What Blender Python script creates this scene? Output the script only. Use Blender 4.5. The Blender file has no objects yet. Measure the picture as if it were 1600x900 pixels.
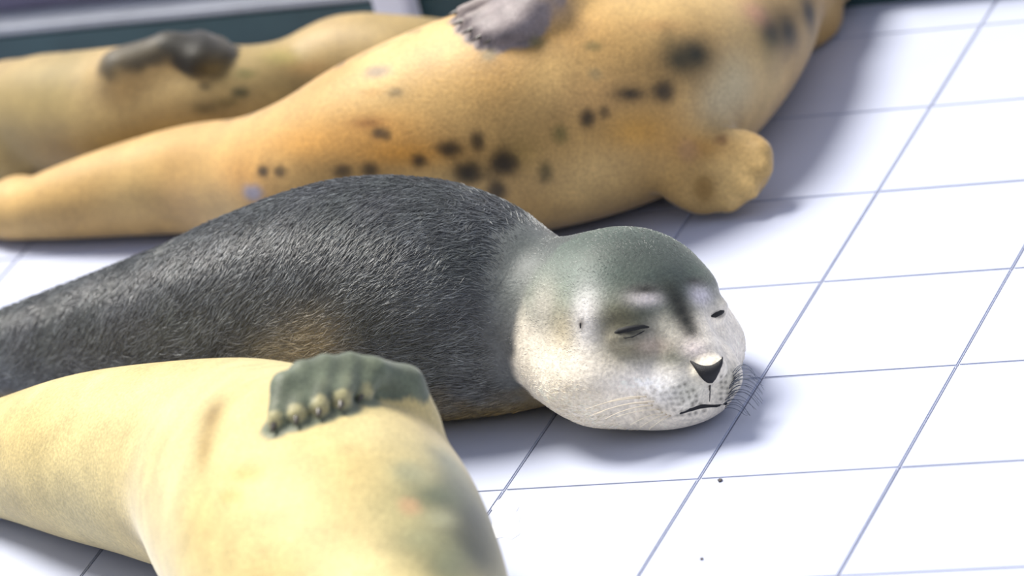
import bpy, bmesh, math, random
import numpy as np
from mathutils import Vector, Matrix
from mathutils.bvhtree import BVHTree

random.seed(7); RNG = np.random.default_rng(7)
scene = bpy.context.scene
COL = scene.collection
V3 = lambda *a: np.array(a, dtype=np.float64)
def unit(v): v = np.asarray(v, float); return v / (np.linalg.norm(v) + 1e-12)

# ---------------------------------------------------------------- camera
AZ, ELEV, ROLL = math.radians(-26.13), math.radians(23.56), math.radians(15.25)
FPX, DIST = 9166.0, 6.0                      # focal length in pixels of the 1600 px frame, distance to the aim point
AIM = V3(-0.1502, 0.4371, 0.0)               # a point of the tiled floor (x along the tile rows, y away)
FW = V3(math.sin(AZ)*math.cos(ELEV), math.cos(AZ)*math.cos(ELEV), -math.sin(ELEV))
R0 = V3(math.cos(AZ), -math.sin(AZ), 0.0); U0 = np.cross(R0, FW)
RT = math.cos(ROLL)*R0 - math.sin(ROLL)*U0
UP = math.sin(ROLL)*R0 + math.cos(ROLL)*U0
EYE = AIM - FW*DIST
HF = unit(V3(FW[0], FW[1], 0))               # horizontal direction away from the camera
cam = bpy.data.cameras.new('camera'); camo = bpy.data.objects.new('camera', cam); COL.objects.link(camo)
camo.matrix_world = Matrix(((RT[0], UP[0], -FW[0], EYE[0]), (RT[1], UP[1], -FW[1], EYE[1]),
                            (RT[2], UP[2], -FW[2], EYE[2]), (0, 0, 0, 1)))
cam.sensor_width = 36; cam.lens = FPX/1600*36; cam.clip_end = 60
cam.dof.use_dof = True; cam.dof.focus_distance = 5.60; cam.dof.aperture_fstop = 3.8
scene.camera = camo

# ---------------------------------------------------------------- light
world = bpy.data.worlds.new('world'); scene.world = world; world.use_nodes = True
bg = world.node_tree.nodes['Background']
bg.inputs[0].default_value = (0.75, 0.80, 1.0, 1); bg.inputs[1].default_value = 0.60
sun = bpy.data.lights.new('sun_offscreen', 'SUN'); suno = bpy.data.objects.new('sun_offscreen', sun); COL.objects.link(suno)
sun.energy = 5.4; sun.angle = math.radians(24); sun.color = (1.0, 0.955, 0.88)
sdir = unit(-0.34*R0 + 0.50*HF + V3(0, 0, 1.0))          # towards the sun: behind the seals, a little left, high
suno.rotation_euler = Vector(sdir).to_track_quat('Z', 'Y').to_euler()
vs = scene.view_settings
scene.display_settings.display_device = 'sRGB'
vs.view_transform = 'Standard'; vs.look = 'None'; vs.gamma = 1.0; vs.exposure = 0.36; vs.use_curve_mapping = False

# ---------------------------------------------------------------- helpers
def ray(px, py): return unit(FW + RT*((px-800)/FPX) + UP*((450-py)/FPX))
def at(px, py, z):                          # the point of height z seen at a pixel
    d = ray(px, py); return EYE + d*((z-EYE[2])/d[2])
def lin(r, g, b):
    c = np.array([r, g, b], float)/255
    return np.where(c <= .04045, c/12.92, ((c+.055)/1.055)**2.4)
def tag(o, label=None, cat=None, group=None, kind=None):
    for k, v in (('label', label), ('category', cat), ('group', group), ('kind', kind)):
        if v: o[k] = v
    return o
def empty(name, loc):
    o = bpy.data.objects.new(name, None); COL.objects.link(o); o.location = loc; o.empty_display_size = .05; return o
def link(name, me, mat, parent=None):
    o = bpy.data.objects.new(name, me); COL.objects.link(o)
    if mat is not None:
        me.materials.clear(); me.materials.append(mat)
    if parent is not None:
        o.parent = parent; o.matrix_parent_inverse = Matrix.Translation(parent.location).inverted()
    return o
def mesh(name, verts, faces, smooth=True):
    me = bpy.data.meshes.new(name); me.from_pydata([tuple(map(float, v)) for v in verts], [], faces)
    if smooth: me.polygons.foreach_set('use_smooth', [True]*len(me.polygons))
    me.update(); return me
def bigmesh(name, V, Q):
    me = bpy.data.meshes.new(name); n, m = len(V), len(Q)
    me.vertices.add(n); me.vertices.foreach_set('co', V.astype(np.float32).ravel())
    me.loops.add(4*m); me.loops.foreach_set('vertex_index', Q.astype(np.int32).ravel())
    me.polygons.add(m); me.polygons.foreach_set('loop_start', np.arange(0, 4*m, 4, dtype=np.int32))
    me.polygons.foreach_set('use_smooth', np.ones(m, bool)); me.update(); me.validate(); return me

def lattice(ix, iy, iz, seed):
    h = (ix*374761393 + iy*668265263 + iz*2147483647 + seed*144665) & 0xffffffff
    h = ((h ^ (h >> 13))*1274126177) & 0xffffffff
    return ((h ^ (h >> 16)) & 0xffff)/65535.0
def vnoise(P, freq, seed=0):                 # smooth value noise, 0..1
    Q = np.asarray(P)*freq + 100.0; I = np.floor(Q).astype(np.int64); F = Q-I; F = F*F*(3-2*F)
    out = 0
    for a in (0, 1):
        for b in (0, 1):
            for c in (0, 1):
                w = (F[:, 0] if a else 1-F[:, 0])*(F[:, 1] if b else 1-F[:, 1])*(F[:, 2] if c else 1-F[:, 2])
                out = out + w*lattice(I[:, 0]+a, I[:, 1]+b, I[:, 2]+c, seed)
    return out
def sstep(a, b, x): t = np.clip((x-a)/(b-a), 0, 1); return t*t*(3-2*t)

# ---------------------------------------------------------------- materials
def nodes_of(name):
    m = bpy.data.materials.new(name); m.use_nodes = True; nt = m.node_tree
    return m, nt, nt.nodes['Principled BSDF']
def N(nt, t, **kw):
    n = nt.nodes.new(t)
    for k, v in kw.items():
        if k in n.inputs: n.inputs[k].default_value = v
        else: setattr(n, k, v)
    return n
def simple(name, col, rough=.5, var=.12, scale=40, bump=0.0, bscale=200, spec=.5, detail=4, coat=0):
    m, nt, b = nodes_of(name); L = nt.links
    tc = N(nt, 'ShaderNodeTexCoord'); no = N(nt, 'ShaderNodeTexNoise', Scale=scale, Detail=detail)
    L.new(tc.outputs['Object'], no.inputs['Vector'])
    mx = N(nt, 'ShaderNodeMix', data_type='RGBA')
    c = np.array(col)
    mx.inputs[6].default_value = (*np.clip(c*(1-var), 0, 1), 1); mx.inputs[7].default_value = (*np.clip(c*(1+var), 0, 1), 1)
    L.new(no.outputs['Fac'], mx.inputs[0]); L.new(mx.outputs[2], b.inputs['Base Color'])
    b.inputs['Roughness'].default_value = rough; b.inputs['Specular IOR Level'].default_value = spec
    b.inputs['Coat Weight'].default_value = coat
    if bump:
        n2 = N(nt, 'ShaderNodeTexNoise', Scale=bscale, Detail=3); L.new(tc.outputs['Object'], n2.inputs['Vector'])
        bp = N(nt, 'ShaderNodeBump', Strength=bump, Distance=.002); L.new(n2.outputs['Fac'], bp.inputs['Height'])
        L.new(bp.outputs[0], b.inputs['Normal'])
    return m
def coat_material(name, rough=.55, sheen=.25, bump=.35, bscale=320, var=.18):
    m, nt, b = nodes_of(name); L = nt.links
    at_ = N(nt, 'ShaderNodeAttribute', attribute_name='coat'); tc = N(nt, 'ShaderNodeTexCoord')
    no = N(nt, 'ShaderNodeTexNoise', Scale=bscale, Detail=4); L.new(tc.outputs['Object'], no.inputs['Vector'])
    mr = N(nt, 'ShaderNodeMapRange'); mr.inputs[1].default_value = .3; mr.inputs[2].default_value = .7
    mr.inputs[3].default_value = 1-var; mr.inputs[4].default_value = 1+var
    L.new(no.outputs['Fac'], mr.inputs[0])
    mul = N(nt, 'ShaderNodeVectorMath', operation='MULTIPLY')
    L.new(at_.outputs['Color'], mul.inputs[0]); L.new(mr.outputs[0], mul.inputs[1])
    L.new(mul.outputs[0], b.inputs['Base Color'])
    b.inputs['Roughness'].default_value = rough; b.inputs['Sheen Weight'].default_value = sheen
    b.inputs['Sheen Roughness'].default_value = .4; b.inputs['Specular IOR Level'].default_value = .35
    bp = N(nt, 'ShaderNodeBump', Strength=bump, Distance=.0015); L.new(no.outputs['Fac'], bp.inputs['Height'])
    L.new(bp.outputs[0], b.inputs['Normal'])
    return m
def strand_material():
    m, nt, b = nodes_of('fur_strand')
    a = N(nt, 'ShaderNodeAttribute', attribute_name='tint')
    nt.links.new(a.outputs['Color'], b.inputs['Base Color'])
    b.inputs['Roughness'].default_value = .32; b.inputs['Specular IOR Level'].default_value = .8
    b.inputs['Sheen Weight'].default_value = .6; b.inputs['Sheen Roughness'].default_value = .35
    return m
M_TILE = simple('glazed_tile', (.47, .505, .62), .32, .06, 9, .05, 60, .5)
M_GROUT = simple('grout', (.24, .24, .28), .9, .3, 60, .3, 300)
M_COAT = coat_material('seal_coat')
M_COATF = coat_material('seal_skin_under_fur', sheen=.1)
M_STRAND = strand_material()
M_NOSE = simple('nose_leather', (.010, .010, .011), .7, .3, 300, .3, 900)
M_LID = simple('eyelid', (.008, .008, .008), .75, .3, 300)
M_CLAW = simple('claw_horn', (.07, .06, .045), .35, .4, 200)
M_WHISK_L = simple('whisker_pale', (.75, .66, .50), .35, .1, 100)
M_WHISK_D = simple('whisker_dark', (.10, .12, .16), .35, .2, 100)
M_WALL = simple('teal_wall', (.030, .070, .075), .45, .5, 12, .2, 60)
M_WALLTOP = simple('violet_grey_wall', (.16, .15, .22), .7, .4, 14, .2, 60)
M_LIP = simple('wall_lip', (.30, .32, .36), .6, .2, 20)
M_POST = simple('white_post', (.78, .80, .90), .4, .05, 10)
M_GRIT = simple('grit', (.08, .07, .07), .8, .4, 300)

# ---------------------------------------------------------------- floor
T, GAP, TH = .2, .0016, .012
def tile_mesh():
    bm = bmesh.new(); bmesh.ops.create_cube(bm, size=1)
    bmesh.ops.scale(bm, vec=(T-GAP, T-GAP, TH), verts=bm.verts)
    bmesh.ops.translate(bm, vec=(0, 0, -TH/2), verts=bm.verts)
    bmesh.ops.bevel(bm, geom=[e for e in bm.edges if all(v.co.z > -1e-6 for v in e.verts)], offset=.0012, segments=2, affect='EDGES')
    me = bpy.data.meshes.new('tile'); bm.to_mesh(me); bm.free(); me.materials.append(M_TILE); return me
X0, X1, Y0, Y1 = -9, 7, -5, 11
gx0, gx1, gy0, gy1 = X0*T, X1*T, Y0*T, Y1*T
gz = -.0032
floor = link('floor', mesh('floor', [(gx0, gy0, -.03), (gx1, gy0, -.03), (gx1, gy1, -.03), (gx0, gy1, -.03),
        (gx0, gy0, gz), (gx1, gy0, gz), (gx1, gy1, gz), (gx0, gy1, gz)],
        [(3, 2, 1, 0), (4, 5, 6, 7), (0, 1, 5, 4), (1, 2, 6, 5), (2, 3, 7, 6), (3, 0, 4, 7)], False), M_GROUT)
tag(floor, 'pale blue white square tiles laid with thin grey joints under the seals', 'floor', kind='structure')
TM = tile_mesh()
for i in range(X0, X1):
    for j in range(Y0, Y1):
        o = bpy.data.objects.new('tile', TM); COL.objects.link(o); o.parent = floor
        o.location = ((i+.5)*T, (j+.5)*T, random.uniform(-.0004, .0))
        o.rotation_euler = (random.uniform(-.0016, .0016), random.uniform(-.0016, .0016), random.choice((0, 1, 2, 3))*math.pi/2)

# ---------------------------------------------------------------- back wall
wy = at(435, 92, 0)[1]
def boxmesh(name, lo, hi, bev=.004):
    bm = bmesh.new(); bmesh.ops.create_cube(bm, size=1)
    for v in bm.verts:
        v.co = Vector([lo[k] if v.co[k] < 0 else hi[k] for k in range(3)])
    if bev: bmesh.ops.bevel(bm, geom=list(bm.edges), offset=bev, segments=2, affect='EDGES')
    me = bpy.data.meshes.new(name); bm.to_mesh(me); bm.free(); return me
wtop = .062
wb = link('wall_back', boxmesh('wall_back', (gx0-.6, wy, -.02), (gx1+.6, wy+.20, wtop), .004), M_WALL)
tag(wb, 'dark teal low wall behind the row of seals', 'wall', kind='structure')
tr = link('trim_1', boxmesh('trim_1', (gx0-.6, wy-.004, wtop), (gx1+.6, wy+.2, wtop+.008), .003), M_LIP)
tag(tr, 'thin grey ledge strip along the top of the teal wall', 'ledge', kind='structure')
wu = link('wall_upper', boxmesh('wall_upper', (gx0-.6, wy+.05, wtop+.008), (gx1+.6, wy+.2, .20), .004), M_WALLTOP)
tag(wu, 'violet grey wall rising behind the ledge', 'wall', kind='structure')

# ---------------------------------------------------------------- implicit surfaces
class Field:
    def __init__(s, xs, ys, zs):
        s.ax = [np.asarray(a, np.float32) for a in (xs, ys, zs)]
        s.F = np.full([len(a) for a in s.ax], .06, np.float32)
    def box(s, lo, hi):
        sl = []
        for a, l, h in zip(s.ax, lo, hi):
            i, j = np.searchsorted(a, l), np.searchsorted(a, h)
            if j <= i: return None, None
            sl.append(slice(i, j))
        return tuple(sl), np.meshgrid(s.ax[0][sl[0]], s.ax[1][sl[1]], s.ax[2][sl[2]], indexing='ij', sparse=True)
    def put(s, d, sl, k, sub=False):
        A = s.F[sl]
        if sub:
            h = np.clip(.5-.5*(A+d)/k, 0, 1); s.F[sl] = A*(1-h) - d*h + k*h*(1-h)
        else:
            h = np.clip(.5+.5*(A-d)/k, 0, 1); s.F[sl] = A*(1-h) + d*h - k*h*(1-h)
    def cone(s, a, b, ra, rb, k=.004, m=None):
        m = m if m else k*1.2+.02
        lo = np.minimum(a-ra, b-rb)-m; hi = np.maximum(a+ra, b+rb)+m
        sl, G = s.box(lo, hi)
        if sl is None: return
        ab = b-a; L = float(ab@ab)+1e-9
        q = [g-np.float32(c) for g, c in zip(G, a)]
        t = np.clip(sum(qq*np.float32(c) for qq, c in zip(q, ab))/np.float32(L), 0, 1)
        d = np.sqrt(sum((qq-t*np.float32(c))**2 for qq, c in zip(q, ab))) - (np.float32(ra)+t*np.float32(rb-ra))
        s.put(d, sl, k)
    def ell(s, c, r, frame=None, k=.02, sub=False):
        fr = np.eye(3) if frame is None else frame
        rm = max(r)+k*1.2+.02
        sl, G = s.box(c-rm, c+rm)
        if sl is None: return
        q = [g-np.float32(x) for g, x in zip(G, c)]
        l = [sum(qq*np.float32(fr[i][j]) for j, qq in enumerate(q)) for i in range(3)]
        k0 = np.sqrt(sum((x/np.float32(rr))**2 for x, rr in zip(l, r)))
        k1 = np.sqrt(sum((x/np.float32(rr*rr))**2 for x, rr in zip(l, r)))+1e-6
        d = np.where(k0 < .15, -np.float32(min(r))*.85, k0*(k0-1)/k1).astype(np.float32)
        s.put(d, sl, k, sub)
    def ground(s, z=.0, k=.012):
        d = (np.float32(z)-s.ax[2])[None, None, :]
        A = s.F; h = np.clip(.5-.5*(A-d)/k, 0, 1); s.F = A*(1-h)+d*h+k*h*(1-h)
    def mesh(s):
        F = s.F; S = F < 0; xs, ys, zs = s.ax
        n = S[:-1, :-1, :-1].astype(np.int8)
        n = sum(S[a:F.shape[0]-1+a, b:F.shape[1]-1+b, c:F.shape[2]-1+c].astype(np.int8) for a in (0, 1) for b in (0, 1) for c in (0, 1))
        act = (n > 0) & (n < 8); I = np.argwhere(act)
        idx = np.full(act.shape, -1, np.int32); idx[act] = np.arange(len(I))
        acc = np.zeros((len(I), 3)); cnt = np.zeros(len(I))
        C = np.array([[a, b, c] for a in (0, 1) for b in (0, 1) for c in (0, 1)])
        for e0 in range(8):
            for axis in range(3):
                if C[e0][axis]: continue
                A = I+C[e0]; B = A.copy(); B[:, axis] += 1
                fa = F[A[:, 0], A[:, 1], A[:, 2]]; fb = F[B[:, 0], B[:, 1], B[:, 2]]
                x = (fa < 0) != (fb < 0); t = np.where(x, fa/(fa-fb+1e-12), 0)
                pa = np.stack([xs[A[:, 0]], ys[A[:, 1]], zs[A[:, 2]]], 1); pb = np.stack([xs[B[:, 0]], ys[B[:, 1]], zs[B[:, 2]]], 1)
                acc += np.where(x[:, None], pa+(pb-pa)*t[:, None], 0); cnt += x
        V = acc/cnt[:, None]; Q = []
        for axis in range(3):
            o1, o2 = [(1, 2), (2, 0), (0, 1)][axis]
            lo = [slice(None)]*3; hi = [slice(None)]*3; lo[axis] = slice(0, -1); hi[axis] = slice(1, None)
            a, b = S[tuple(lo)], S[tuple(hi)]
            for flip, mask in ((False, a & ~b), (True, ~a & b)):
                E = np.argwhere(mask); E = E[(E[:, o1] > 0) & (E[:, o2] > 0) & (E[:, o1] < F.shape[o1]-1) & (E[:, o2] < F.shape[o2]-1)]
                def cell(d1, d2):
                    K = E.copy(); K[:, o1] -= d1; K[:, o2] -= d2; return idx[K[:, 0], K[:, 1], K[:, 2]]
                q = np.stack([cell(1, 1), cell(0, 1), cell(0, 0), cell(1, 0)], 1)
                Q.append(q[:, ::-1] if flip else q)
        return V, np.concatenate(Q)

def relax(V, Q, it=2, lam=.5):
    for _ in range(it):
        A = np.zeros_like(V); c = np.zeros(len(V))
        for k in range(4):
            a, b = Q[:, k], Q[:, (k+1) % 4]
            for i in range(3):
                A[:, i] += np.bincount(a, V[b, i], len(V)) + np.bincount(b, V[a, i], len(V))
            c += np.bincount(a, minlength=len(V)) + np.bincount(b, minlength=len(V))
        V = V + lam*(A/np.maximum(c, 1)[:, None]-V)
    return V
def vnormals(V, Q):
    fn = np.cross(V[Q[:, 2]]-V[Q[:, 0]], V[Q[:, 3]]-V[Q[:, 1]]); Nn = np.zeros_like(V)
    for k in range(4):
        for i in range(3): Nn[:, i] += np.bincount(Q[:, k], fn[:, i], len(V))
    return Nn/(np.linalg.norm(Nn, axis=1)[:, None]+1e-12)
def grid_axis(lo, hi, step, fine=None):
    if fine is None: return np.arange(lo, hi, step)
    a, b, fs = fine; out = []; x = lo
    while x < hi:
        out.append(x); x += fs if a-fs <= x <= b else (step if x < a-step or x > b else fs)
    return np.array(out)
def spline(P, n):                            # Catmull-Rom through rows of P (x, y, z, r)
    P = np.asarray(P, float); P = np.vstack([2*P[0]-P[1], P, 2*P[-1]-P[-2]]); out = []
    for i in range(1, len(P)-2):
        p0, p1, p2, p3 = P[i-1:i+3]
        for t in np.linspace(0, 1, n, endpoint=False):
            out.append(.5*(2*p1+(p2-p0)*t+(2*p0-5*p1+4*p2-p3)*t*t+(3*p1-p0-3*p2+p3)*t**3))
    out.append(P[-2]); return np.array(out)

class Frame:                                 # head frame: x towards the nose, y to the seal's left, z to the crown
    def __init__(s, c, fwd, roll=0.0, size=1.0):
        f = unit(fwd); l = unit(np.cross(V3(0, 0, 1), f)); u = np.cross(f, l)
        cr, sr = math.cos(roll), math.sin(roll)
        s.c = np.asarray(c, float); s.M = np.array([f, cr*l+sr*u, -sr*l+cr*u]); s.s = size
    def w(s, x, y, z): return s.c + s.s*(V3(x, y, z)@s.M)
    def loc(s, P): return ((P-s.c)@s.M.T)/s.s

def head(F, H, eyes=True):
    e = lambda c, r, k=.02, sub=False: F.ell(H.w(*c), [x*H.s for x in r], H.M, k*H.s, sub)
    e((.004, 0, -.002), (.094, .094, .084), .02)
    e((-.020, 0, -.022), (.078, .108, .078), .014)
    for s in (1, -1):
        e((.026, .056*s, -.040), (.066, .054, .048), .02)
    e((.080, 0, -.030), (.056, .054, .044), .032)
    F.cone(H.w(.05, 0, .030), H.w(.118, 0, -.014), .026*H.s, .0155*H.s, .022*H.s)
    for s in (1, -1):
        e((.106, .025*s, -.043), (.034, .030, .027), .012)
        e((.056, .040*s, .026), (.026, .026, .016), .02)
        e((.120, .052*s, .006), (.028, .018, .016), .014, True) if eyes else None
        e((.078, .048*s, .010), (.018, .020, .013), .008) if eyes else None
    e((.085, 0, -.066), (.050, .050, .022), .012)
    e((.050, 0, -.070), (.060, .075, .022), .02)
    e((.1415, 0, -.022), (.012, .018, .012), .010)

def flipper(F, wrist, shoulder, knuckles, tips, rs=.03, rw=.019, rf=.0105, rt=.006, k=.012):
    F.cone(np.asarray(shoulder), np.asarray(wrist), rs, rw, .03)
    for a, b in zip(knuckles, tips):
        a, b = np.asarray(a), np.asarray(b)
        F.cone(np.asarray(wrist), a, rw*.8, rf, k); F.cone(a, b, rf, rt, k*.8)

class Seal:
    def __init__(s, label, spine, step, group=None, fine=None, pad=.03):
        s.sp = spline([[*at(p[0], p[1], p[2]), p[3]] for p in spine], 7)
        s.label = label; s.step = step
        s.fine = fine
    def build_field(s, extra_lo=None, extra_hi=None, ground_k=.014):
        lo = (s.sp[:, :3]-s.sp[:, 3:]).min(0)-.03; hi = (s.sp[:, :3]+s.sp[:, 3:]).max(0)+.03; hi[2] += .05
        if extra_lo is not None: lo = np.minimum(lo, extra_lo); hi = np.maximum(hi, extra_hi)
        lo[2] = -.02
        fx = s.fine if s.fine else (None, None, None)
        s.F = Field(*[grid_axis(lo[i], hi[i], s.step, fx[i]) for i in range(3)])
        for a, b in zip(s.sp[:-1], s.sp[1:]): s.F.cone(a[:3], b[:3], a[3], b[3], .006)
    def surface(s, px, py, off=0.0):         # first hit of a view ray with the trunk
        d = ray(px, py); t = 4.2; o = EYE; best = (9, None)
        a, b = s.sp[:-1], s.sp[1:]
        for _ in range(200):
            p = o+d*t; ab = b[:, :3]-a[:, :3]; q = p-a[:, :3]
            u = np.clip((q*ab).sum(1)/((ab*ab).sum(1)+1e-9), 0, 1)
            dd = (np.linalg.norm(q-ab*u[:, None], axis=1)-(a[:, 3]+u*(b[:, 3]-a[:, 3]))).min()-off
            if dd < best[0]: best = (dd, p)
            if dd < .0004 or t > 9: break
            t += max(dd*.5, .001)
        return best[1]               # past the skyline: the nearest passing point
    def finish(s, ground_k=.014, it=2):
        s.F.ground(0.0006, ground_k)
        V, Q = s.F.mesh(); s.F = None
        V = relax(V, Q, it, .5); V[:, 2] = np.maximum(V[:, 2], 0.0004)
        s.V, s.Q, s.Nn = V, Q, vnormals(V, Q)
        s.bvh = BVHTree.FromPolygons([tuple(v) for v in V.tolist()], Q.tolist())
    def hit(s, px, py):
        d = ray(px, py); r = s.bvh.ray_cast(Vector(EYE), Vector(d))
        if r[0] is None:
            n = s.bvh.find_nearest(Vector(EYE+d*5.95)); return np.array(n[0]), np.array(n[1])
        return np.array(r[0]), np.array(r[1])
    def hitl(s, H, y, z, x=.4):              # hit along the head axis, from in front of the nose
        r = s.bvh.ray_cast(Vector(H.w(x, y, z)), Vector(-H.M[0])); return np.array(r[0]), np.array(r[1])
    def spine_coords(s, P):                  # parameter along the spine and height within the section (-1..1)
        best = np.full(len(P), 1e9); par = np.zeros(len(P)); upn = np.zeros(len(P)); tan = np.zeros((len(P), 3))
        n = len(s.sp)-1
        for i in range(n):
            a, b = s.sp[i], s.sp[i+1]; ab = b[:3]-a[:3]; L = ab@ab+1e-9
            u = np.clip(((P-a[:3])@ab)/L, 0, 1); c = a[:3]+u[:, None]*ab; r = a[3]+u*(b[3]-a[3])
            d = np.linalg.norm(P-c, axis=1)-r; m = d < best
            best[m] = d[m]; par[m] = (i+u[m])/n; upn[m] = ((P-c)[m, 2])/r[m]; tan[m] = unit(ab)
        return par, upn, tan
    def blobs(s, lst, order=False):          # marks of the coat: (px, py, rx, ry in px, colour, strength)
        out = []
        if order: lst = sorted(lst, key=lambda m: -m[2]*m[3])
        for px, py, rx, ry, c, w in lst:
            p, n = s.hit(px, py); out.append((p, rx/1500, ry/1500, np.array(c), w))
        s.marks = out
    limbs = (); sharp = 26
    def apply_limbs(s, P, C):                # flippers have their own colour
        nz = vnoise(P, 90, 78)
        for a, b, r, c, w in s.limbs:
            ab = b-a; u = np.clip(((P-a)@ab)/(ab@ab+1e-9), 0, 1); d = np.linalg.norm(P-a-u[:, None]*ab, axis=1)
            g = (sstep(r*1.25, r*.95, d+.004*(nz-.5))*w)[:, None]; C = C*(1-g)+np.array(c)*(.75+.5*nz)[:, None]*g
        return C
    def paint_flipper(s, wrist, kn, tips, col, tipcol=None, r=.018, w=.95):
        s.limbs = list(s.limbs)+[(wrist, k, r*1.15, col, w) for k in kn]+[(k, t, r*.95, col, w) for k, t in zip(kn, tips)]
        if tipcol is not None: s.limbs += [(t+(k-t)*.05, t, r*.42, tipcol, .75) for k, t in zip(kn, tips)]
    def apply_marks(s, P, C):
        nz = vnoise(P, 130, 77); C = s.apply_limbs(P, C)
        for p, rx, ry, c, w in s.marks:
            d = P-p; q = ((d@RT)/rx)**2+((d@UP)/ry)**2+((d@FW)/max(rx, ry)/1.5)**2
            if max(rx, ry) < s.sharp/1500 and min(rx, ry) > 4/1500: q = (q*(.7+.6*nz))**1.8/1.4
            g = np.exp(-np.minimum(q, 60))*w
            g = g[:, None]; C = C*(1-g)+c*g
        return C
    def object(s, mat):
        me = bigmesh('seal_body', s.V, s.Q)
        at_ = me.color_attributes.new('coat', 'FLOAT_COLOR', 'POINT')
        at_.data.foreach_set('color', np.hstack([s.color(s.V, s.Nn), np.ones((len(s.V), 1))]).astype(np.float32).ravel())
        base = s.sp[len(s.sp)//2, :3].copy(); base[2] = 0
        s.root = empty('harbor_seal', base); tag(s.root, s.label, 'seal')
        s.body = link('body', me, mat, s.root); return s.body

def patch(s, name, rows, mat, cast, cols=9, h=.0012, sink=.0012, parent=None):
    """a thin raised pad laid on the skin: rows of (left, right) points cast on to the body"""
    vs_, fs = [], []
    nr = len(rows)
    for i, (l, r) in enumerate(rows):
        for j in range(cols):
            t = j/(cols-1); q = [l[k]+(r[k]-l[k])*t for k in range(2)]
            p, n = cast(*q); v = i/(nr-1)
            b = (max(0, 1-(2*t-1)**2)*max(0, 1-(2*v-1)**4))**.5
            vs_.append(p+n*(h*b-sink*(1-b)))
    for i in range(nr-1):
        for j in range(cols-1):
            a = i*cols+j; fs.append((a, a+1, a+cols+1, a+cols))
    return link(name, mesh(name, vs_, fs), mat, parent or s.body)
def tube(name, pts, r0, r1, mat, parent, sides=5):
    pts = [np.asarray(p, float) for p in pts]; vs_, fs = [], []
    for i, p in enumerate(pts):
        d = unit(pts[min(i+1, len(pts)-1)]-pts[max(i-1, 0)]); a = unit(np.cross(d, V3(.3, .2, .9))); b = np.cross(d, a)
        r = r0+(r1-r0)*i/(len(pts)-1)
        for k in range(sides):
            th = 2*math.pi*k/sides; vs_.append(p+r*(math.cos(th)*a+math.sin(th)*b))
    for i in range(len(pts)-1):
        for k in range(sides):
            a, b = i*sides+k, i*sides+(k+1) % sides; fs.append((a, b, b+sides, a+sides))
    fs.append(tuple(range(sides))[::-1]); fs.append(tuple(range((len(pts)-1)*sides, len(pts)*sides)))
    return link(name, mesh(name, vs_, fs), mat, parent)
def claw(s, tip, knuckle, nrm, L=.013, r=.0032, mat=None):
    d = unit(np.asarray(tip)-np.asarray(knuckle)); tip = np.asarray(tip)-d*.003
    pts = [tip+d*L*t + np.asarray(nrm)*(.0035*math.sin(t*2.2)-.003*t) for t in (0, .25, .5, .75, 1)]
    return tube('claw', pts, r, .0006, mat or M_CLAW, s.root, 7)
def generic_face(s, H):                      # closed eyes, nose pad and mouth line for a head
    c = lambda y, z: s.hitl(H, y, z)
    nz = [(-.004, .024), (-.010, .021), (-.016, .015), (-.022, .009), (-.028, .004)]
    patch(s, 'nose', [((-w, z), (w, z)) for z, w in nz], M_NOSE, c)
    for sd in (1, -1):
        patch(s, 'eye', [((sd*.050-.012+.004*i, .004-abs(i-3)*-.0002), (sd*.050-.012+.004*i, -.001)) for i in range(7)], M_LID, c, 4)

# ================================================================ seal A: the sleeping grey pup in the middle
YAW = math.radians(30)
hf = math.cos(YAW)*(-HF)+math.sin(YAW)*R0
HA = Frame(at(969, 487, .093), hf+V3(0, 0, -.05), roll=math.radians(-11), size=1.0)
A = Seal('sleeping grey pup with white cheeks, eyes shut and chin resting on the tiles',
         [(-60, 556, .030, .026), (10, 553, .040, .040), (90, 545, .052, .055), (190, 532, .066, .070), (314, 513, .084, .088), (430, 488, .100, .104),
          (560, 468, .110, .116), (680, 471, .106, .113), (765, 488, .093, .096), (825, 500, .086, .082), (900, 500, .088, .074)], .0042)
h0, h1 = HA.c-.135, HA.c+.135
A.fine = [(h0[0]+.01, h1[0], .0014), (h0[1], h1[1], .0014), (0, .19, .0018)]
A.build_field(h0-.02, h1+.02)
head(A.F, HA)
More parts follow.
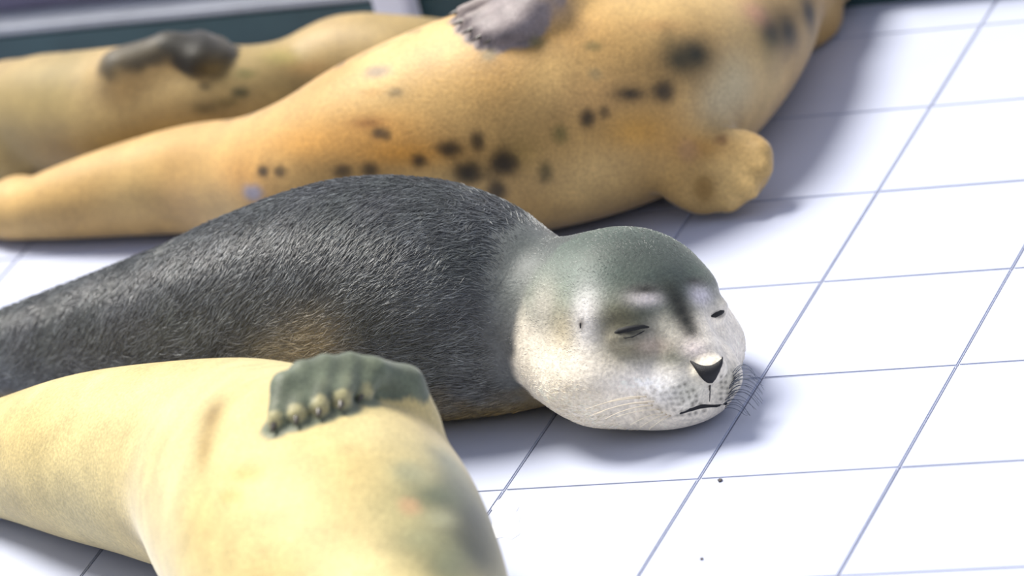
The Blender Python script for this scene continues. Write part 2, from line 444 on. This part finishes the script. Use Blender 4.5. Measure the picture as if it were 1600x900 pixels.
# near fore flipper tucked against the chest, hind flippers
w_ = at(560, 625, .035); sh_ = at(640, 580, .06)
flipper(A.F, w_, sh_, [at(520-4*i, 622+6*i, .026) for i in range(5)], [at(475-2*i, 618+9*i, .018) for i in range(5)])
for sgn in (1, -1):
    b0 = at(-60, 548, .03); b1 = at(-110, 552+sgn*14, .022)
    flipper(A.F, b1, b0, [at(-140, 552+sgn*(12+9*i), .016) for i in range(4)], [at(-185+6*i, 556+sgn*(12+14*i), .010) for i in range(4)], .024, .016)
A.finish(it=2)
G = lambda *c: lin(*c)
A.blobs([
    # light fold in front of the flipper, tan throat
    (500, 535, 48, 50, G(176, 160, 128), .75), (455, 560, 60, 35, G(186, 168, 128), .7), 
    
    # crown
    (960, 400, 120, 60, G(50, 62, 54), .92), (890, 440, 60, 40, G(84, 100, 90), .85), (1040, 412, 60, 50, G(66, 74, 68), .88), (1010, 385, 60, 30, G(58, 66, 60), .8),
    (880, 470, 40, 26, G(112, 130, 112), .6),
    # cheek
    (915, 500, 22, 42, G(254, 250, 246), .95), (850, 480, 26, 40, G(205, 196, 182), .6),
    (880, 520, 22, 34, G(190, 176, 140), .6),
    # round the eyes, bridge
    (972, 500, 48, 36, G(94, 90, 66), .9), (985, 550, 45, 22, G(112, 108, 80), .85), (1056, 556, 36, 20, G(78, 86, 64), .85), (1010, 465, 26, 12, G(222, 212, 208), .8),
    (1008, 452, 26, 8, G(36, 36, 28), .9), (1085, 440, 18, 7, G(44, 46, 38), .85), (1095, 462, 20, 14, G(226, 218, 222), .7), 
    (1047, 450, 17, 16, G(56, 60, 50), .8), (1056, 466, 16, 17, G(30, 33, 25), .9), (1064, 484, 16, 18, G(20, 22, 16), .95), (1072, 501, 15, 17, G(20, 22, 16), .95), (1080, 517, 13, 14, G(34, 36, 28), .9),
    (1020, 540, 26, 14, G(196, 176, 160), .6), (1085, 545, 20, 14, G(228, 214, 206), .8), 
    # muzzle
    (1020, 606, 48, 24, G(254, 252, 250), .97), (1080, 610, 36, 24, G(206, 202, 178), .7), (1145, 600, 22, 26, G(196, 192, 172), .6), 
    (985, 519, 26, 5, G(40, 38, 30), .8), (988, 530, 20, 3.5, G(80, 76, 60), .6), (1124, 492, 12, 5, G(50, 46, 42), .7),
    (908, 506, 4, 8, G(70, 60, 52), .8),
])
rr = random.Random(3); dots = []
for row in range(6):
    for i in range(9):
        u = i/8; x = 996+u*84+row*3.5; y = 607+row*8.5-8*u+4*math.sin(u*3)
        if y < 652 and not (x > 1072 and y < 608): dots.append((x+rr.uniform(-3, 3), y+rr.uniform(-2.5, 2.5), 3.4, 2.6, G(60, 56, 42), .75*(.35+.65*u)))
for row in range(5):
    for i in range(4):
        dots.append((1127+i*9+rr.uniform(-2, 2), 588+row*9+rr.uniform(-2, 2), 2.8, 2.6, G(60, 56, 44), .7))
A.sharp = 13; keep = A.marks; A.blobs(dots); A.marks = keep+A.marks
def color_A(P, Nn, strand=None):
    par, upn, tan = A.spine_coords(P); l = HA.loc(P)
    n1 = vnoise(P, 60, 1); n2 = vnoise(P, 22, 2); n3 = vnoise(P, 260, 5)
    grey = (G(78, 82, 79)*(1-n2)[:, None]+G(96, 98, 99)*n2[:, None])*(.7+.6*n1)[:, None]; tan_ = G(140, 122, 82)*(.8+.4*n1)[:, None]
    if strand is not None: grey = grey*(.6+.9*strand)[:, None]
    bel = sstep(-.35, -.85, upn+.3*(n2-.5)+.2*(n1-.5))
    C = grey*(1-bel)[:, None]+tan_*bel[:, None]
    # head: grey-green crown over cream cheeks
    hd = sstep(-.032, -.018, l[:, 0]+.25*np.maximum(0, l[:, 2]-.03)+.012*(n1-.5))*sstep(.20, .15, np.linalg.norm(l, axis=1))
    crown = sstep(.0, .045, l[:, 2]+.02*(n2-.5)+.015*(n1-.5))
    hc = (G(240, 230, 210)*(1-crown)[:, None]+G(88, 100, 90)*crown[:, None])*(.9+.2*n1)[:, None]
    C = C*(1-hd)[:, None]+hc*hd[:, None]
    C = A.apply_marks(P, C)
    return np.clip(C*(.88+.24*n3)[:, None], 0.004, .95)
A.color = color_A
A.object(M_COATF)
# features of the sleeping face
px = lambda x, y: A.hit(x, y)
nose_cols = [(1077, 562, 564), (1082, 564, 571), (1088, 567, 580), (1094, 569, 589), (1100, 570, 596), (1106, 570, 600), (1112, 569, 600), (1117, 567, 594), (1122, 564, 584), (1127, 560, 573), (1131, 556, 559)]
patch(A, 'nose', [((x, a), (x, b)) for x, a, b in nose_cols], M_NOSE, px, 9, .0035, .0008)
patch(A, 'eye', [((957, 520), (958, 522)), ((966, 513), (968, 522)), ((979, 509), (981, 520)), ((993, 507), (993, 517)), ((1005, 507), (1005, 514)), ((1016, 510), (1016, 512))], M_LID, px, 5, .0022, .0004)
patch(A, 'eyelid_crease', [((964, 523), (965, 525)), ((976, 527), (977, 529.5)), ((988, 525), (989, 528)), ((1000, 519), (1002, 521.5)), ((1010, 514), (1011, 515))], M_LID, px, 4, .0005, .0004)
patch(A, 'eye', [((1110, 494), (1111, 496)), ((1117, 488), (1118, 497)), ((1126, 484), (1126, 493)), ((1134, 483), (1134, 487))], M_LID, px, 5, .0022, .0004)
patch(A, 'ear', [((905, 503), (909, 500)), ((904.5, 507), (909, 505)), ((905, 512), (908.5, 511)), ((906, 516), (907, 516))], M_NOSE, px, 4, .0004, .0006)
patch(A, 'mouth', [((1052, 649), (1052, 650)), ((1064, 643), (1065, 648)), ((1077, 637), (1079, 644)), ((1092, 632), (1093, 640)), ((1106, 631), (1106, 638)), ((1120, 631), (1120, 637.5)), ((1134, 628), (1135, 633)), ((1144, 623), (1144, 625))], M_NOSE, px, 5, .0006, .0006)
patch(A, 'philtrum', [((1109, 601), (1111, 601)), ((1108.5, 612), (1110.5, 612)), ((1108, 623), (1110, 623)), ((1107, 631), (1109, 631))], M_NOSE, px, 4, .0004, .0005)
def toward(p, px_, py_, dd=0.0):             # the point at the pixel, dd metres nearer than p
    d = ray(px_, py_); t = ((p-EYE)@FW-dd)/(d@FW); return EYE+d*t
def whisker(x0, y0, x1, y1, bend, mat, dd=.01, r=.00045):
    p, n = A.hit(x0, y0); d0 = (p-EYE)@FW; pts = []
    for i in range(10):
        t = i/9; u, v = x0+(x1-x0)*t, y0+(y1-y0)*t-bend*4*t*(1-t); d = ray(u, v)
        z = d0-dd*t-.004*math.sin(math.pi*t); k = A.bvh.ray_cast(Vector(EYE), Vector(d))
        if k[0] is not None and i: z = min(z, (np.array(k[0])-EYE)@FW-.003-.004*t)
        w = EYE+d*(z/(d@FW)); w[2] = max(w[2], .0016); pts.append(w)
    tube('whisker', pts, r, r*.35, mat, A.body, 5)
for (a, b, c, d, e) in [(1000, 622, 915, 640, 4), (1012, 630, 930, 648, 5), (1020, 634, 945, 655, 5), (1030, 640, 962, 652, 3), (1022, 628, 920, 651, 6), (1036, 645, 985, 664, 3),
                        (1042, 648, 1000, 668, 3), (1010, 620, 938, 632, 4), (1048, 650, 1014, 671, 2)]:
    whisker(a, b, c, d, e, M_WHISK_L, .012, .0007)
for i in range(24):
    t = i/23; x0 = 1149-16*t; y0 = 580+t*58
    whisker(x0+rr.uniform(-4, 2), y0, 1190-14*(2*t-.8)**2+rr.uniform(-6, 4), 584+t*74+rr.uniform(-5, 5), 6+rr.uniform(0, 10)+4*math.sin(t*3), M_WHISK_D, rr.uniform(-.01, .02), .0004)

# fur of the pup: short strands lying back over the coat
def fur(s, n, H):
    V, Q = s.V, s.Q
    T1 = np.concatenate([Q[:, [0, 1, 2]], Q[:, [0, 2, 3]]]); ar = .5*np.linalg.norm(np.cross(V[T1[:, 1]]-V[T1[:, 0]], V[T1[:, 2]]-V[T1[:, 0]]), axis=1)
    cen = V[T1].mean(1)
    face = (cen-EYE)@np.eye(3)
    l = H.loc(cen); hd = np.linalg.norm(l-V3(.0, 0, 0), axis=1) < .125
    w = ar*np.where(cen[:, 2] < .004, 0, 1.0)*np.where(hd, 1.3, 1.0)
    muz = (l[:, 0] > .085) & (l[:, 2] < .006)
    for ex, ey in ((985, 516), (1124, 490), (907, 508)):
        muz |= np.linalg.norm(cen-s.hit(ex, ey)[0], axis=1) < (.019 if ex > 950 else .006)
    muz |= np.linalg.norm(cen-s.hit(1105, 575)[0], axis=1) < .024
    w = w*np.where(muz, .0, np.where(hd & (l[:, 0] > .04), 1.6, 1))
    k = RNG.choice(len(T1), n, p=w/w.sum()); u, v = RNG.random(n), RNG.random(n); f = u+v > 1; u[f], v[f] = 1-u[f], 1-v[f]
    P = V[T1[k, 0]]*(1-u-v)[:, None]+V[T1[k, 1]]*u[:, None]+V[T1[k, 2]]*v[:, None]
    Nn = s.Nn[T1[k, 0]]; par, upn, tan = s.spine_coords(P); L = H.loc(P); onh = sstep(.15, .115, np.linalg.norm(L, axis=1))
    flow = -tan + V3(0, 0, -.55)*sstep(.0, .6, upn)[:, None] - HF*(.25+.9*sstep(.4, .9, upn))[:, None]*sstep(.85, .6, par)[:, None]                         # towards the tail, falling over the flank
    wob = np.stack([vnoise(P, 45, 11)-.5, vnoise(P, 45, 12)-.5, vnoise(P, 45, 13)-.5], 1)
    hflow = -H.M[0][None, :]+.5*H.M[2][None, :]*0+wob*.3
    flow = flow*(1-onh)[:, None]+hflow*onh[:, None]+wob*.6+RNG.normal(0, .2, (n, 3))
    flow -= (flow*Nn).sum(1)[:, None]*Nn; flow /= np.linalg.norm(flow, axis=1)[:, None]+1e-9
    ln = (.0120*(1-onh)+(.0042-.0014*sstep(.03, .08, L[:, 0]))*onh)*RNG.uniform(.6, 1.3, n)
    lift = (.34*(1-onh)+.22*onh)*RNG.uniform(.5, 1.5, n)
    pts = np.zeros((n, 4, 3))
    for i, t in enumerate((0, .33, .67, 1)):
        pts[:, i] = P+Nn*(-.0006+ln*lift*(t-.45*t*t))[:, None]+flow*(ln*t)[:, None]
    pts[:, :, 2] = np.maximum(pts[:, :, 2], .0008)
    C = s.color(P, Nn, RNG.random(n)); C = C*(np.exp(RNG.normal(0, .38, n))*(1-onh)+np.exp(RNG.normal(0, .10+.28*sstep(.02, .05, L[:, 2])))*onh)[:, None]
    C = np.clip(C+.02*(RNG.random(n) < .18)[:, None]*(1-onh)[:, None], .004, .95)
    hc = bpy.data.hair_curves.new('fur'); hc.add_curves([4]*n)
    hc.attributes['position'].data.foreach_set('vector', pts.astype(np.float32).ravel())
    ra = hc.attributes.get('radius') or hc.attributes.new('radius', 'FLOAT', 'POINT')
    rad = np.tile(np.array([.00042, .00040, .00028, .00008]), (n, 1))*np.where(onh > .5, .75, 1)[:, None]
    ra.data.foreach_set('value', rad.astype(np.float32).ravel())
    ca = hc.attributes.new('tint', 'FLOAT_COLOR', 'CURVE')
    ca.data.foreach_set('color', np.hstack([C, np.ones((n, 1))]).astype(np.float32).ravel())
    o = link('fur', hc, M_STRAND, s.root); tag(o, 'short dense grey fur', kind='stuff'); return o
fur(A, 165000, HA)

# ================================================================ seal B: the big ochre seal lying on its side behind the pup
B = Seal('large spotted ochre seal on its side behind the pup, flipper spread on the tiles',
         [(20, 335, .030, .028), (110, 315, .042, .040), (210, 295, .052, .050), (310, 280, .060, .058), (400, 280, .070, .066), (500, 266, .086, .082), (620, 228, .104, .102),
          (780, 190, .116, .118), (920, 165, .114, .114), (1030, 132, .104, .104), (1105, 85, .092, .092), (1150, 30, .086, .086), (1170, -20, .085, .080)], .0046)
HB = Frame(at(1178, -38, .088), .42*HF+.90*R0+V3(0, 0, -.04), roll=math.radians(40), size=.92)
B.build_field(HB.c-.16, HB.c+.16)
head(B.F, HB)
bw = at(1066, 232, .055); bs = at(985, 190, .075)
B.F.ell(at(1128, 266, .046), (.055, .042, .015), np.array([unit(RT*.94+UP*.34), unit(UP*.94-RT*.34), -FW]), .022)
B.F.ell(at(1086, 280, .040), (.036, .030, .014), np.array([RT, UP, -FW]), .02)
bk = [at(1128, 226, .060), at(1136, 246, .052), at(1124, 264, .048), at(1106, 276, .042), at(1086, 280, .038)]
bt = [at(1190, 236, .058), at(1194, 264, .044), at(1172, 298, .028), at(1140, 318, .018), at(1100, 318, .016)]
flipper(B.F, bw, bs, bk, bt, .050, .034, .015, .010, .016)
tw = B.surface(850, 8, .012); ts = B.surface(910, -25, .004)
tk = [B.surface(x, y, .010) for x, y in ((790, -4), (795, 10), (800, 22), (805, 34), (815, 44))]
tt = [B.surface(x, y, .008) for x, y in ((722, 18), (730, 32), (745, 44), (760, 54), (780, 58))]
flipper(B.F, tw, ts, tk, tt, .026, .019, .0125, .0075, .012)
bt_n = [V3(0, 0, 1)]*5
for sgn in (1, -1):
    b0 = at(30, 322, .03); b1 = at(-30, 330+sgn*14, .022)
    flipper(B.F, b1, b0, [at(-64, 332+sgn*(12+9*i), .016) for i in range(4)], [at(-110+6*i, 336+sgn*(12+14*i), .010) for i in range(4)], .024, .016)
B.finish()
dk = G(34, 28, 16); OR = G(206, 150, 72); GO = G(150, 118, 60)
spots = [(985, 147, 22, 10, dk, .95), (918, 185, 10, 12, dk, .9), (944, 176, 7, 8, dk, .7), (1038, 143, 14, 13, dk, .9), (786, 254, 18, 17, dk, .95), (732, 270, 18, 14, dk, .95), (776, 298, 12, 14, dk, .9),
         (746, 222, 9, 12, dk, .85), (702, 233, 16, 10, dk, .9), (655, 251, 10, 9, dk, .9), (592, 208, 9, 7, dk, .85), (605, 212, 6, 8, dk, .7), (575, 192, 24, 7, G(120, 70, 20), .7), (411, 268, 9, 7, dk, .9),
         (437, 268, 8, 7, dk, .8), (535, 268, 12, 8, dk, .8), (578, 265, 12, 10, dk, .85), (590, 112, 18, 8, G(130, 116, 100), .8), (618, 145, 10, 6, G(120, 100, 60), .8), (582, 145, 16, 5, G(170, 130, 70), .6),
         (838, 66, 9, 7, G(110, 100, 60), .8), (928, 72, 10, 6, G(110, 96, 50), .7), (930, 115, 8, 7, G(130, 116, 80), .6), (764, 86, 9, 8, G(130, 120, 90), .7), (876, 210, 9, 10, G(110, 98, 50), .8),
         (852, 270, 8, 14, G(80, 70, 36), .8), (815, 240, 26, 24, G(160, 130, 66), .5), (1088, 85, 34, 30, G(30, 32, 18), .97), (1060, 92, 24, 22, G(40, 40, 22), .9), (1044, 60, 10, 20, G(110, 90, 50), .6),
         (1030, 40, 40, 12, G(170, 130, 76), .7), (1128, 218, 8, 6, G(130, 90, 50), .7), (1075, 235, 12, 14, G(170, 130, 90), .6), (1100, 295, 12, 16, G(130, 96, 40), .7), 
         (600, 205, 120, 34, OR, .7), (640, 240, 90, 24, G(208, 140, 40), .7), (470, 225, 100, 30, OR, .65), (380, 270, 70, 40, G(190, 136, 64), .65), (1000, 205, 60, 30, G(186, 136, 52), .8), (930, 150, 60, 40, G(196, 150, 90), .5),
         (395, 301, 14, 9, G(136, 138, 156), .85), (1150, 130, 45, 60, G(190, 178, 140), .7), (1200, 60, 20, 60, G(110, 96, 56), .7), (1232, 50, 34, 40, G(26, 28, 18), .95), (1264, 20, 26, 34, G(22, 22, 22), .95), (1205, 50, 20, 22, G(40, 42, 24), .9), (1120, 160, 40, 40, G(160, 150, 120), .6),
         (1180, 20, 26, 20, G(200, 140, 110), .6), 
         (850, 8, 40, 24, G(124, 114, 112), .8)]
B.paint_flipper(tw, tk, tt, G(126, 116, 114), None, .017)
B.blobs([(a, b, c*1.3, d*1.3, e, f) if max(c, d) < 26 else (a, b, c, d, e, f) for a, b, c, d, e, f in spots]
        + [(1090, 230, 50, 20, G(176, 128, 56), .7)], True)
def coat_generic(s, base, back, seed, spot=.5, spotc=(.03, .025, .012), H=None):
    def f(P, Nn):
        par, upn, tan = s.spine_coords(P)
        n1 = vnoise(P, 45, seed); n2 = vnoise(P, 14, seed+1); n3 = vnoise(P, 75, seed+2); n4 = vnoise(P, 260, seed+3)
        C = base*(1-n2[:, None])+back*n2[:, None]
        awayside = sstep(-.1, .4, Nn@HF)
        sp = sstep(.72, .82, n3*.6+n1*.4+.03*awayside)*spot*awayside; C = C*(1-sp[:, None])+np.array(spotc)*sp[:, None]
        C = s.apply_marks(P, C)
        return np.clip(C*(.86+.28*n1)[:, None]*(.93+.14*n4)[:, None], .004, .95)
    s.color = f
coat_generic(B, G(168, 130, 70), G(198, 166, 106), 21, .8)
B.object(M_COAT)
for a, b in zip(tt, tk): claw(B, a, b, unit(a-B.sp[45, :3]), .020, .0040)
generic_face(B, HB)

# ================================================================ seal C: the olive tan seal by the wall
C = Seal('olive tan seal with pale hump lying along the dark teal wall',
         [(820, 84, .030, .022), (760, 92, .042, .036), (690, 106, .052, .051), (620, 112, .060, .060), (545, 116, .064, .064), (470, 140, .062, .056), (400, 162, .066, .062),
          (310, 172, .072, .070), (220, 178, .076, .074), (130, 178, .072, .068), (60, 175, .068, .062)], .0052)
HC = Frame(at(22, 175, .064), -R0*.95-HF*.25+V3(0, 0, -.05), size=.72)
C.build_field(HC.c-.13, HC.c+.13)
head(C.F, HC)
cw = C.surface(262, 80, .006); cs = C.surface(190, 110, .0)
ck = [C.surface(x, y, .006) for x, y in ((312, 66), (316, 72), (318, 80), (316, 90), (310, 98))]
ct = [C.surface(x, y, .004) for x, y in ((346, 66), (352, 74), (350, 84), (344, 94), (334, 104))]
flipper(C.F, cw, cs, ck, ct, .024, .018, .012, .0075, .012)
C.finish()
C.paint_flipper(cw, ck, ct, G(34, 32, 24), None, .016)
C.limbs += [(cs, cw, .024, G(40, 38, 28), .9)]
C.blobs([(360, 120, 26, 16, G(110, 94, 50), .5), (376, 145, 14, 10, G(52, 52, 22), .9), (320, 170, 26, 12, G(70, 60, 26), .8), (384, 115, 16, 8, G(96, 92, 40), .7), (340, 110, 30, 22, G(110, 94, 52), .7),
         (320, 135, 10, 8, G(80, 66, 30), .8), (480, 106, 40, 14, G(160, 124, 70), .6), (440, 90, 30, 14, G(150, 140, 76), .6), 
         (355, 160, 20, 9, G(90, 78, 36), .7)], True)
coat_generic(C, G(168, 142, 92), G(140, 122, 74), 41, .7)
C.object(M_COAT); generic_face(C, HC)
for a, b in zip(ct, ck): claw(C, a, b, V3(0, 0, 1), .010, .0026)

# ================================================================ seal D: the pale yellow seal in front, on its side
D = Seal('pale yellow seal on its side, grey green clawed flipper folded across its belly',
         [(-150, 720, .030, .024), (-60, 720, .045, .044), (40, 715, .062, .062), (140, 715, .080, .080), (250, 722, .094, .093), (370, 742, .108, .108), (440, 790, .120, .128),
          (500, 840, .132, .141), (550, 935, .126, .136), (600, 1025, .112, .116), (650, 1115, .100, .100), (690, 1180, .098, .092)], .0048)
HD = Frame(at(705, 1225, .10), -HF*.9+R0*.35+V3(0, 0, -.04), roll=math.radians(50), size=1.0)
D.build_field(HD.c-.17, HD.c+.17)
head(D.F, HD)
dw = D.surface(632, 602, .016); ds = D.surface(652, 650, -.016)
dk_ = [D.surface(x, y, .022) for x, y in ((446, 603), (474, 586), (508, 577), (546, 574), (584, 581))]
dt = [D.surface(x, y, .009) for x, y in ((430, 657), (464, 648), (499, 637), (534, 626), (568, 612))]
flipper(D.F, dw, ds, dk_, dt, .016, .019, .0135, .0085, .006)
D.finish()
FG = G(98, 106, 86)
D.paint_flipper(dw, dk_, dt, G(92, 100, 80), G(188, 178, 128), .0185)
D.blobs([
         (332, 650, 20, 46, G(120, 96, 40), .9), (320, 700, 14, 40, G(140, 112, 50), .7), (385, 740, 34, 12, G(176, 154, 80), .7), (360, 775, 20, 9, G(170, 150, 80), .5), 
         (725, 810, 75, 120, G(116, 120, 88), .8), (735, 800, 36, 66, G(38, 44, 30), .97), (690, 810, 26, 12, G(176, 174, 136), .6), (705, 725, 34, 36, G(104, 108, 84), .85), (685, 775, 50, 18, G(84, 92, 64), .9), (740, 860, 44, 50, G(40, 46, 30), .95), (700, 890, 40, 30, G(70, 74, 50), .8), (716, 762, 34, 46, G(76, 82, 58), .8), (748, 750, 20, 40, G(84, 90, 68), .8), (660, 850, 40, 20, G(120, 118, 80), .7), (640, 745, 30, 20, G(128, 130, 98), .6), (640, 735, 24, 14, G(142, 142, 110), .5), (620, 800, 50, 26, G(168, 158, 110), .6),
         (700, 870, 30, 40, G(120, 124, 92), .7), (660, 840, 30, 16, G(150, 148, 110), .6), (750, 730, 12, 30, G(130, 134, 112), .7), (640, 790, 14, 14, G(200, 150, 110), .5)], True)
coat_generic(D, G(198, 182, 128), G(188, 166, 104), 61, .3, G(110, 104, 70))
D.object(M_COAT); generic_face(D, HD)
for a, b in zip(dt, dk_): claw(D, a, b, -FW, .018, .0050)

# ================================================================ post by the wall, grit on the tiles
pb = at(628, 100, 0); pb[1] = wy-.022
post = empty('wall_post', (pb[0], pb[1], 0)); tag(post, 'white square post standing against the dark teal wall', 'post')
pc = at(632, 12, .09)
link('shaft', boxmesh('shaft', (pb[0]-.021, pb[1]-.018, 0), (pb[0]+.021, pb[1]+.018, .5), .004), M_POST, post)
link('base_plate', boxmesh('base_plate', (pb[0]-.030, pb[1]-.0205, 0), (pb[0]+.030, pb[1]+.0205, .01), .002), M_POST, post)
for gx_, gy_, r_, lab in ((1125, 752, .0024, 'dark speck of grit beside a tile corner in front of the pup'), (1097, 874, .0017, 'tiny dark crumb of grit alone on an open tile')):
    bm = bmesh.new(); bmesh.ops.create_icosphere(bm, subdivisions=2, radius=r_)
    for v in bm.verts: v.co *= 1+.25*math.sin(v.co.x*3000+v.co.y*2100); v.co.z *= .6
    me = bpy.data.meshes.new('grit'); bm.to_mesh(me); bm.free()
    o = link('grit_speck', me, M_GRIT); p = at(gx_, gy_, 0); o.location = (p[0], p[1], r_*.5); tag(o, lab, 'grit', 'specks of grit on the tiles')

# chalky residue on the tile beside the front seal
M_CHALK = simple('chalk', (.86, .87, .90), .9, .04, 80, .2, 300)
out = [(776, 783), (790, 774), (804, 779), (811, 792), (806, 800), (812, 806), (810, 820), (812, 834), (800, 842), (786, 838), (774, 842), (768, 826), (772, 806), (768, 794)]
ring = [at(x, y, .0002) for x, y in out]; cc = sum(ring)/len(ring); vv = list(ring)+[cc+(p-cc)*.8+V3(0, 0, .0007) for p in ring]+[cc+V3(0, 0, .0008)]; n_ = len(ring)
ff = [(i, (i+1) % n_, n_+(i+1) % n_, n_+i) for i in range(n_)]+[(n_+i, n_+(i+1) % n_, 2*n_) for i in range(n_)]+[tuple(range(n_))[::-1]]
tag(link('chalk_smear', mesh('chalk_smear', vv, [f[::-1] for f in ff], False), M_CHALK), 'chalky white smear dried on the tile beside the pale yellow seal', 'smear')
